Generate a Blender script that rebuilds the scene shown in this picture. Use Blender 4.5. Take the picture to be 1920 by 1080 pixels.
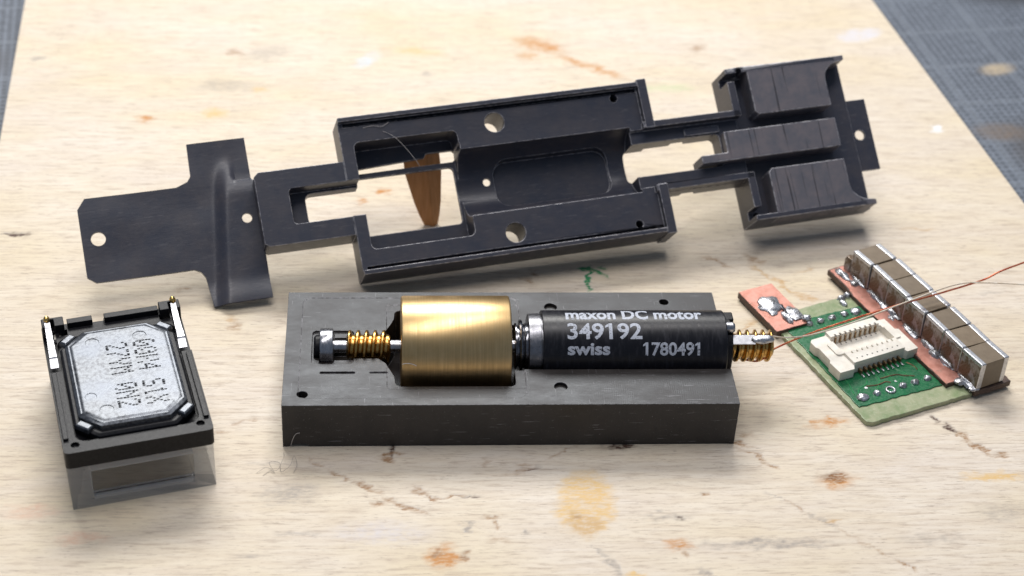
import bpy, bmesh, math, random
import numpy as np
from mathutils import Vector, Matrix, noise as mnoise
random.seed(7)
S = 0.001                                   # everything below is written in millimetres
R = math.radians
scn = bpy.context.scene
for o in list(bpy.data.objects): bpy.data.objects.remove(o)
C = scn.collection

# ------------------------------------------------------------------ camera
CAM = Vector((-12.389, -122.312, 108.708))
FW = Vector((0.076572, 0.801406, -0.593198)); RT = Vector((0.997064, -0.061343, 0.045831)); UP = Vector((-0.000341, 0.594966, 0.803751))
cam = bpy.data.cameras.new('camera'); camo = bpy.data.objects.new('camera', cam); C.objects.link(camo)
cam.sensor_fit = 'HORIZONTAL'; cam.sensor_width = 36; cam.lens = 3300/1920*36
cam.clip_start = 0.005; cam.clip_end = 10
M4 = Matrix((RT, UP, -FW)).transposed().to_4x4(); M4.translation = CAM*S
camo.matrix_world = M4
cam.dof.use_dof = True; cam.dof.focus_distance = 0.166; cam.dof.aperture_fstop = 46
scn.camera = camo

# ------------------------------------------------------------------ light: a bench lamp overhead, a second lamp behind the work
w = bpy.data.worlds.new('World'); scn.world = w; w.use_nodes = True
w.node_tree.nodes['Background'].inputs[0].default_value = (0.62, 0.76, 1.0, 1)
w.node_tree.nodes['Background'].inputs[1].default_value = 0.22
def area(name, loc, target, sx, sy, power, col):
    l = bpy.data.lights.new(name, 'AREA'); l.shape = 'RECTANGLE'; l.size = sx*S; l.size_y = sy*S; l.energy = power; l.color = col
    o = bpy.data.objects.new(name, l); C.objects.link(o)
    o.location = Vector(loc)*S
    o.rotation_euler = (Vector(target)-Vector(loc)).to_track_quat('-Z', 'Y').to_euler()
    return o
area('overhead_bench_lamp', (-10, 25, 330), (0, 15, 0), 320, 45, .62, (1.0, 0.965, 0.955))
area('rear_bench_lamp', (-30, 265, 275), (0, 30, 0), 240, 120, 1.5, (1.0, 0.98, 0.945))
scn.view_settings.view_transform = 'Standard'; scn.view_settings.look = 'None'
scn.view_settings.exposure = 0.0; scn.view_settings.gamma = 1.0

# ------------------------------------------------------------------ helpers
def thing(name, label, cat, loc=(0,0,0), rotz=0, group=None):
    o = bpy.data.objects.new(name, None); C.objects.link(o); o.empty_display_size = 0.002
    o.location = Vector(loc)*S; o.rotation_euler = (0,0,R(rotz)); o['label'] = label; o['category'] = cat
    if group: o['group'] = group
    return o
def add_prism(bm, pts, z0, z1):
    a = sum(pts[i][0]*pts[(i+1)%len(pts)][1]-pts[(i+1)%len(pts)][0]*pts[i][1] for i in range(len(pts)))
    if a < 0: pts = pts[::-1]
    b = [bm.verts.new((x,y,z0)) for x,y in pts]; t = [bm.verts.new((x,y,z1)) for x,y in pts]
    n = len(pts)
    bm.faces.new(b[::-1]); bm.faces.new(t)
    for i in range(n): bm.faces.new((b[i], b[(i+1)%n], t[(i+1)%n], t[i]))
    return bm
def prism(pts, z0, z1): return add_prism(bmesh.new(), list(pts), z0, z1)
def rect(x0,y0,x1,y1): return [(x0,y0),(x1,y0),(x1,y1),(x0,y1)]
def rrect(x0,y0,x1,y1,r,n=4):
    out = []
    for cx,cy,a0 in ((x1-r,y0+r,-90),(x1-r,y1-r,0),(x0+r,y1-r,90),(x0+r,y0+r,180)):
        for i in range(n+1):
            a = R(a0+90*i/n); out.append((cx+r*math.cos(a), cy+r*math.sin(a)))
    return out
def circ(x,y,r,n=24): return [(x+r*math.cos(2*math.pi*i/n), y+r*math.sin(2*math.pi*i/n)) for i in range(n)]
def box(x0,y0,z0,x1,y1,z1): return prism(rect(x0,y0,x1,y1), z0, z1)
def lathe_x(prof, yc, zc, n=48, bm=None):
    """profile [(x, r)...] turned about an axis parallel to X; closed by its end radii"""
    bm = bm or bmesh.new(); rings = []
    for x,r in prof:
        rings.append([bm.verts.new((x, yc-r*math.cos(2*math.pi*j/n), zc+r*math.sin(2*math.pi*j/n))) for j in range(n)])
    for a,b in zip(rings, rings[1:]):
        for j in range(n): bm.faces.new((a[j], a[(j+1)%n], b[(j+1)%n], b[j]))
    bm.faces.new(rings[0][::-1]); bm.faces.new(rings[-1])
    bmesh.ops.recalc_face_normals(bm, faces=bm.faces)
    return bm
def lathe_z(prof, x, y, n=24, bm=None):
    bm = bm or bmesh.new(); rings = []
    for r,z in prof: rings.append([bm.verts.new((x+r*math.cos(2*math.pi*j/n), y+r*math.sin(2*math.pi*j/n), z)) for j in range(n)])
    for a,b in zip(rings, rings[1:]):
        for j in range(n): bm.faces.new((a[j], a[(j+1)%n], b[(j+1)%n], b[j]))
    bm.faces.new(rings[0][::-1]); bm.faces.new(rings[-1])
    bmesh.ops.recalc_face_normals(bm, faces=bm.faces)
    return bm
def tube(pts, r, n=8, sub=6, bm=None, taper=None):
    """smooth tube through points"""
    bm = bm or bmesh.new(); P = [Vector(p) for p in pts]; Q = []
    for i in range(len(P)-1):
        a,b,c,d = P[max(i-1,0)],P[i],P[i+1],P[min(i+2,len(P)-1)]
        for k in range(sub):
            t = k/sub; Q.append(0.5*((2*b)+(c-a)*t+(2*a-5*b+4*c-d)*t*t+(3*b-a-3*c+d)*t**3))
    Q.append(P[-1]); rings = []; nrm = None
    for i,q in enumerate(Q):
        t = (Q[min(i+1,len(Q)-1)]-Q[max(i-1,0)]).normalized()
        if nrm is None: nrm = t.orthogonal().normalized()
        nrm = (nrm-t*nrm.dot(t)).normalized(); bi = t.cross(nrm)
        rr = r if taper is None else r*taper(i/(len(Q)-1))
        rings.append([bm.verts.new(q+rr*(math.cos(2*math.pi*j/n)*nrm+math.sin(2*math.pi*j/n)*bi)) for j in range(n)])
    for a,b in zip(rings, rings[1:]):
        for j in range(n): bm.faces.new((a[j], a[(j+1)%n], b[(j+1)%n], b[j]))
    bm.faces.new(rings[0][::-1]); bm.faces.new(rings[-1])
    bmesh.ops.recalc_face_normals(bm, faces=bm.faces)
    return bm
def blob(x,y,z,rx,ry,rz,seed=0,amp=.25,sub=3):
    bm = bmesh.new(); bmesh.ops.create_icosphere(bm, subdivisions=sub, radius=1)
    for v in bm.verts:
        d = 1+amp*mnoise.noise(v.co*1.7+Vector((seed*3.1,seed*1.7,seed)))+amp*.4*mnoise.noise(v.co*4+Vector((seed,0,seed*2)))
        v.co = Vector((x+rx*v.co.x*d, y+ry*v.co.y*d, z+rz*max(v.co.z,-.35)*d))
    return bm
def tomesh(bm, cuts=(), bevel=0, seg=2, ang=38, smooth=35, name='m', scale=1.0, mats=None, clamp=True):
    me = bpy.data.meshes.new(name); bm.normal_update(); bm.to_mesh(me); bm.free()
    done = False
    if cuts or bevel:
        if smooth: me.shade_smooth(); done = True
        for m_ in mats or (): me.materials.append(m_)
        o = bpy.data.objects.new('tmp', me); C.objects.link(o); tmp = [o]
        for cb,op in cuts:
            cm = bpy.data.meshes.new('c'); cb.normal_update(); cb.to_mesh(cm); cb.free()
            if smooth: cm.shade_smooth()
            co = bpy.data.objects.new('c', cm); C.objects.link(co); tmp.append(co)
            md = o.modifiers.new('b','BOOLEAN'); md.operation = op; md.object = co; md.solver = 'EXACT'
        if bevel:
            md = o.modifiers.new('bv','BEVEL'); md.width = bevel; md.segments = seg; md.limit_method = 'ANGLE'; md.angle_limit = R(ang); md.use_clamp_overlap = clamp; md.miter_outer = 'MITER_ARC'
            if mats: md.material = 1
        if smooth: wn = o.modifiers.new('wn','WEIGHTED_NORMAL'); wn.weight = 80
        dg = bpy.context.evaluated_depsgraph_get()
        new = bpy.data.meshes.new_from_object(o.evaluated_get(dg)); new.name = name
        for t in tmp:
            m = t.data; bpy.data.objects.remove(t); bpy.data.meshes.remove(m)
        me = new
        if not mats: me.materials.clear()
    me.transform(Matrix.Scale(S*scale, 4))
    if smooth and not (done and bevel):
        me.shade_smooth()
        me.set_sharp_from_angle(angle=R(smooth))
    return me
def part(name, bm, mat, parent=None, cuts=(), bevel=0, seg=2, smooth=35, scale=1.0, loc=None, rot=None, ang=38, edge=None, clamp=True):
    me = bm if isinstance(bm, bpy.types.Mesh) else tomesh(bm, cuts, bevel, seg, ang, smooth, name, scale, (mat, edge) if edge and bevel else None, clamp)
    if not me.materials: me.materials.append(mat)
    o = bpy.data.objects.new(name, me); C.objects.link(o)
    if parent: o.parent = parent
    if loc: o.location = Vector(loc)*S
    if rot: o.rotation_euler = rot
    return o
D, U_ = 'DIFFERENCE', 'UNION'

# ------------------------------------------------------------------ materials
class NT:
    def __init__(s, name):
        s.m = bpy.data.materials.new(name); s.m.use_nodes = True; s.t = s.m.node_tree; s.n = s.t.nodes; s.l = s.t.links
        s.b = s.n['Principled BSDF']; tc = s.n.new('ShaderNodeTexCoord')
        mp = s.n.new('ShaderNodeVectorMath'); mp.operation = 'SCALE'; mp.inputs['Scale'].default_value = 1/S
        s.l.new(tc.outputs['Object'], mp.inputs[0]); s.P = mp.outputs[0]
    def set(s, **k):
        for a,v in k.items(): s.put(s.b.inputs[a.replace('_',' ')], v)
    def put(s, sock, v):
        if isinstance(v, bpy.types.NodeSocket): s.l.new(v, sock)
        elif isinstance(v, tuple) and len(v) == 3 and sock.type == 'RGBA': sock.default_value = (*v, 1)
        else: sock.default_value = v
    def map(s, scale=(1,1,1), loc=(0,0,0), rot=(0,0,0), vec=None, typ='POINT'):
        m = s.n.new('ShaderNodeMapping'); m.vector_type = typ
        m.inputs['Scale'].default_value = scale; m.inputs['Location'].default_value = loc; m.inputs['Rotation'].default_value = rot
        s.l.new(vec or s.P, m.inputs[0]); return m.outputs[0]
    def noise(s, vec, scale=1, detail=4, rough=.55, out='Fac', dist=0):
        n = s.n.new('ShaderNodeTexNoise'); s.l.new(vec, n.inputs['Vector']); n.inputs['Scale'].default_value = scale
        n.inputs['Detail'].default_value = detail; n.inputs['Roughness'].default_value = rough; n.inputs['Distortion'].default_value = dist
        return n.outputs[out]
    def mr(s, v, a, b, c=0, d=1, smooth=False):
        n = s.n.new('ShaderNodeMapRange'); n.interpolation_type = 'SMOOTHSTEP' if smooth else 'LINEAR'; n.clamp = True
        s.l.new(v, n.inputs[0])
        for i,x in enumerate((a,b,c,d)): n.inputs[i+1].default_value = x
        return n.outputs[0]
    def math(s, op, a, b=0.0, c=None):
        n = s.n.new('ShaderNodeMath'); n.operation = op; s.put(n.inputs[0], a); s.put(n.inputs[1], b)
        if c is not None: s.put(n.inputs[2], c)
        return n.outputs[0]
    def mix(s, f, a, b, mode='MIX'):
        n = s.n.new('ShaderNodeMix'); n.data_type = 'RGBA'; n.blend_type = mode
        s.put(n.inputs[0], f); s.put(n.inputs[6], a); s.put(n.inputs[7], b); return n.outputs[2]
    def bump(s, h, strength=.3, dist=.05):
        n = s.n.new('ShaderNodeBump'); n.inputs['Strength'].default_value = strength; n.inputs['Distance'].default_value = dist*S
        s.l.new(h, n.inputs['Height']); s.l.new(n.outputs[0], s.b.inputs['Normal'])
def simple(name, col, rough=.45, metal=0., col2=None, sc=2., stretch=(1,1,1), bump=.15, bsc=None, bd=.02, lo=.4, hi=.65, rv=.1, **kw):
    t = NT(name); v = t.map(stretch); n = t.noise(v, sc, 5, .6)
    t.set(Base_Color=t.mix(t.mr(n,lo,hi), col, col2 or tuple(c*.75 for c in col)), Metallic=metal)
    n2 = t.noise(v, (bsc or sc*3), 4, .6)
    t.set(Roughness=t.mr(n2, .3, .7, max(rough-rv,.02), rough+rv))
    if bump: t.bump(n2, bump, bd)
    for k,x in kw.items(): t.set(**{k:x})
    return t.m
MT = {}
# blackened brass of the frame
t = NT('blackened_metal'); n = t.noise(t.P, .35, 5, .65); n2 = t.noise(t.P, 9, 4, .6); n3 = t.noise(t.map((1.2,9,9)), 1.0, 4, .6)
c = t.mix(t.mr(n,.35,.68), (.036,.040,.058), (.060,.056,.066)); c = t.mix(t.mr(n2,.62,.8,0,.45), c, (.15,.145,.155))
sm = t.noise(t.map((.5,2.5,2.5), rot=(0,0,.6)), 1.1, 5, .7); c = t.mix(t.mr(sm,.58,.70,0,.3), c, (.16,.15,.155))
t.set(Base_Color=c, Metallic=0., Specular_IOR_Level=.42, Roughness=t.mr(n3,.3,.7,.28,.46)); t.bump(t.math('ADD', n2, t.math('MULTIPLY', n3, .8)),.25,.022); MT['black'] = t.m
# rough pads: same finish with score marks
t = NT('scored_black_metal'); n = t.noise(t.P, .5, 5, .65); n2 = t.noise(t.P, 8, 4, .6); n3 = t.noise(t.map((3.2,.06,.06)), 1.0, 2, .5)
c = t.mix(t.mr(n,.35,.68), (.11,.112,.132), (.17,.15,.16)); c = t.mix(t.mr(n3,.60,.64,0,.75), c, (.025,.025,.03))
t.set(Base_Color=c, Metallic=.0, Specular_IOR_Level=.25, Roughness=t.mr(n2,.3,.7,.34,.5)); t.bump(n3,.3,.03); MT['pad'] = t.m
t = NT('worn_edge_metal'); n = t.noise(t.P, 1.6, 5, .7)
t.set(Base_Color=t.mix(t.mr(n,.38,.58), (.10,.10,.125), (.48,.47,.49)), Metallic=.3, Roughness=.38); MT['edge_w'] = t.m
t = NT('worn_block_edge'); n = t.noise(t.P, 1.6, 5, .7)
t.set(Base_Color=t.mix(t.mr(n,.40,.62), (.05,.048,.05), (.24,.235,.25)), Metallic=.0, Roughness=.5, Specular_IOR_Level=.25); MT['edge_b'] = t.m
# milled grey block
t = NT('milled_grey_metal')
n = t.noise(t.map((.25,.5,.25)), 1, 5, .65)
def rings(cx,cy,sc):
    wv = t.n.new('ShaderNodeTexWave'); wv.wave_type = 'RINGS'; wv.rings_direction = 'Z'; wv.inputs['Scale'].default_value = sc
    wv.inputs['Distortion'].default_value = 1.2; wv.inputs['Detail'].default_value = 2; wv.inputs['Detail Scale'].default_value = 2
    t.l.new(t.map(loc=(-cx,-cy,0)), wv.inputs['Vector']); return wv.outputs['Fac']
rg = t.math('ADD', rings(-14,4,1.5), rings(-6,1.5,1.7)); fine = t.noise(t.map((1,14,14)), 1.2, 4, .6)
patch = t.noise(t.P, .22, 2, .5)
c = t.mix(t.mr(n,.3,.7), (.022,.0185,.0165), (.042,.035,.031)); c = t.mix(t.mr(t.noise(t.P,7,3,.6),.66,.74,0,.6), c, (.15,.145,.15))
scr = t.math('MAXIMUM', t.mr(t.noise(t.map((.35,7,7), rot=(0,0,.5)),1,3,.6),.67,.70), t.mr(t.noise(t.map((8,.4,8), rot=(0,0,.25), loc=(3,0,0)),1,3,.6),.68,.71)); c = t.mix(t.math('MULTIPLY', scr, .7), c, (.22,.21,.22))
h = t.math('ADD', t.math('MULTIPLY', rg, t.mr(patch,.42,.6)), t.math('MULTIPLY', fine, .8))
t.set(Base_Color=c, Metallic=0., Specular_IOR_Level=.36, Specular_Tint=(.84,.91,1.), Roughness=t.math('ADD', t.mr(fine,.3,.7,-.05,.05), t.mr(n,.3,.7,.34,.5))); t.bump(h,.13,.012); MT['block'] = t.m
# brass
t = NT('turned_brass'); n = t.noise(t.map((4.5,.12,.12)), 1, 5, .8); n2 = t.noise(t.P, .6, 4, .6)
t.set(Base_Color=t.mix(t.mr(n,.38,.62,0,.75), t.mix(t.mr(n2,.35,.7), (.70,.50,.25), (.60,.41,.19)), (.50,.34,.16)), Metallic=1., Roughness=t.mr(n,.3,.7,.30,.40)); t.bump(n,.2,.012); MT['brass'] = t.m
MT['worm'] = simple('worm_brass', (.62,.39,.13), .28, 1., (.42,.24,.07), 3., bump=.15, bd=.02)
MT['steel'] = simple('polished_steel', (.46,.46,.48), .28, 1., (.32,.32,.34), 2., (1,.3,.3), bump=.08)
MT['dsteel'] = simple('dark_turned_steel', (.22,.22,.24), .2, 1., (.12,.12,.13), 3., bump=.08)
t = NT('motor_black_paint'); n2 = t.noise(t.P, 10, 4, .6); n = t.noise(t.map((3,.6,.6)), 1, 5, .65)
t.set(Base_Color=t.mix(t.mr(n,.5,.72,0,.8), (.006,.006,.009), (.028,.028,.036)), Metallic=.0, Roughness=t.mr(n,.3,.7,.26,.42), Specular_IOR_Level=.36); t.bump(n2,.08,.015); MT['motor'] = t.m
MT['plastic'] = simple('black_plastic', (.007,.007,.009), .4, 0, (.014,.014,.016), 4., bump=.15, bd=.015, Specular_IOR_Level=.2)
# white lettering with wear
t = NT('worn_white_print'); n = t.noise(t.P, 5.5, 4, .7); n2 = t.noise(t.map((.6,3,3)), 1.2, 3, .6)
f = t.math('MAXIMUM', t.mr(n,.54,.66), t.mr(n2,.63,.70))
t.set(Base_Color=t.mix(f, (.46,.49,.56), (.03,.03,.035)), Roughness=.55); MT['print'] = t.m
# can of the speaker
t = NT('tinned_can'); v = t.n.new('ShaderNodeTexVoronoi'); v.inputs['Scale'].default_value = 3.2; t.l.new(t.map((1,1,1)), v.inputs['Vector'])
n = t.noise(t.P, 2.6, 5, .72); n2 = t.noise(t.P, .35, 3, .5)
c = t.mix(t.mr(n,.40,.58), (.07,.073,.08), (.17,.18,.195)); c = t.mix(t.mr(n2,.4,.65,0,.4), c, (.14,.155,.185))
t.set(Base_Color=c, Metallic=.85, Roughness=t.mr(n,.3,.7,.30,.48)); t.bump(t.math('ADD', n, t.math('MULTIPLY', v.outputs['Distance'], .3)),.3,.03); MT['can'] = t.m
MT['ink'] = simple('black_dot_print', (.006,.006,.009), .7, 0, bump=0, Specular_IOR_Level=.08)
MT['gold'] = simple('gold_contact', (.85,.56,.18), .22, 1., bump=.05)
MT['tin'] = simple('tin_strip', (.66,.66,.68), .38, 1., (.5,.5,.52), 3., bump=.12, bd=.02)
t = NT('clear_acrylic'); n = t.noise(t.P, .8, 4, .6); sc_ = t.noise(t.map((.6,6,6)), 1., 4, .7)
t.set(Base_Color=(.90,.91,.92), Roughness=t.mr(n,.4,.7,.10,.26), IOR=1.49, Transmission_Weight=.38); t.bump(sc_,.15,.03)
tr = t.n.new('ShaderNodeBsdfTransparent'); tr.inputs[0].default_value = (.90,.91,.92,1); mx = t.n.new('ShaderNodeMixShader'); mx.inputs[0].default_value = .6
t.l.new(t.b.outputs[0], mx.inputs[1]); t.l.new(tr.outputs[0], mx.inputs[2]); t.l.new(mx.outputs[0], t.n['Material Output'].inputs['Surface']); MT['acrylic'] = t.m
MT['edge_a'] = simple('frosted_acrylic_edge', (.82,.83,.84), .35, 0, (.7,.71,.72), 2., bump=.2, bd=.03)
t = NT('clear_pane'); t.set(Base_Color=(.93,.94,.95), Roughness=.04, IOR=1.49, Transmission_Weight=1.); MT['pane'] = t.m
MT['solder'] = simple('solder', (.58,.60,.64), .3, .75, (.26,.25,.25), 1.8, bump=.6, bsc=3.5, bd=.1)
t = NT('copper_clad'); n = t.noise(t.P, .9, 5, .65); n2 = t.noise(t.map((6,1,1)), 1.5, 4, .6)
c = t.mix(t.mr(n,.42,.66), (.52,.25,.20), (.40,.17,.125)); c = t.mix(t.mr(t.noise(t.P,2.3,3,.6),.62,.7,0,.7), c, (.25,.17,.13))
t.set(Base_Color=c, Metallic=.55, Roughness=t.mr(n2,.3,.7,.36,.55)); t.bump(n2,.15,.02); MT['copper'] = t.m
MT['edge'] = simple('board_edge_brown', (.11,.065,.045), .6, 0, (.05,.03,.025), 2., (1,1,4), bump=.5, bd=.05)
t = NT('green_solder_mask'); n = t.noise(t.P, .9, 4, .6); n2 = t.noise(t.P, 4, 4, .6)
c = t.mix(t.mr(n,.35,.7), (.008,.15,.05), (.006,.095,.034)); c = t.mix(t.mr(n2,.64,.74,0,.5), c, (.12,.16,.08))
t.set(Base_Color=c, Roughness=t.mr(n2,.3,.7,.18,.4), Coat_Weight=.3); t.bump(n,.25,.05); MT['green'] = t.m
MT['fr4'] = simple('glass_fibre_board', (.36,.38,.24), .24, 0, (.24,.30,.16), .8, bump=.3, bd=.04, Subsurface_Weight=.0)
t = NT('capacitor_ceramic'); n = t.noise(t.P, 1.1, 4, .6); n2 = t.noise(t.P, 6, 4, .6)
oi = t.n.new('ShaderNodeObjectInfo'); c = t.mix(t.mr(n,.35,.7), (.16,.115,.07), (.205,.152,.097)); c = t.mix(t.math('MULTIPLY', oi.outputs['Random'], .45), c, (.13,.105,.075)); t.set(Base_Color=c, Roughness=t.mr(n2,.3,.7,.36,.5)); t.bump(n2,.15,.02); MT['cap'] = t.m
t = NT('tinned_terminal'); n = t.noise(t.P, 1.0, 4, .6); n2 = t.noise(t.P, 5, 4, .6)
MT['term'] = t.m; t.set(Base_Color=t.mix(t.mr(n2,.35,.7),(.62,.63,.66),(.44,.44,.46)), Metallic=.85, Roughness=t.mr(n2,.3,.7,.26,.44)); t.bump(n2,.2,.03)
t = NT('flux_stained_terminal'); n = t.noise(t.P, .75, 5, .65, dist=.6); n2 = t.noise(t.P, 5, 4, .6)
c = t.mix(t.mr(n,.40,.52), (.33,.29,.26), (.13,.085,.05)); c = t.mix(t.mr(t.noise(t.map((1,1,.5)),1.3,3,.6),.55,.66,0,.8), c, (.36,.34,.34))
t.set(Base_Color=c, Metallic=.3, Roughness=t.mr(n2,.3,.7,.22,.42)); t.bump(n,.3,.05); MT['flux'] = t.m
MT['ivory'] = simple('ivory_nylon', (.80,.76,.68), .5, 0, (.72,.67,.58), 1.2, bump=.2, bd=.03)
MT['contact'] = simple('bronze_contact', (.33,.22,.12), .35, .8, (.15,.1,.06), 3., bump=0)
MT['redwire'] = simple('red_enamel_copper', (.55,.085,.04), .25, .6, (.75,.26,.12), 1.5, bump=.1)
MT['slvwire'] = simple('bare_pale_wire', (.66,.55,.42), .5, .5, (.75,.70,.62), 1.5, bump=.1)
t = NT('prop_wood'); n = t.noise(t.map((2.5,2.5,.25)), 1, 4, .6)
t.set(Base_Color=t.mix(t.mr(n,.35,.7),(.52,.25,.10),(.40,.17,.055)), Roughness=.55); t.bump(n,.3,.05); MT['prop'] = t.m
MT['lint'] = simple('lint_grey', (.30,.27,.25), .8, 0, bump=0)
MT['lintw'] = simple('lint_pale', (.62,.58,.55), .8, 0, bump=0)
MT['trace'] = simple('masked_trace', (.03,.26,.09), .3, 0, (.05,.2,.08), 2., bump=0)
MT['collar'] = simple('grey_steel_collar', (.26,.26,.28), .34, 1., (.18,.18,.19), 2., bump=.08)
MT['dark'] = simple('painted_hole_shade', (.01,.008,.008), .7, 0, bump=0)  # near-black colour standing in for the shade inside the connector's holes

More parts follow.
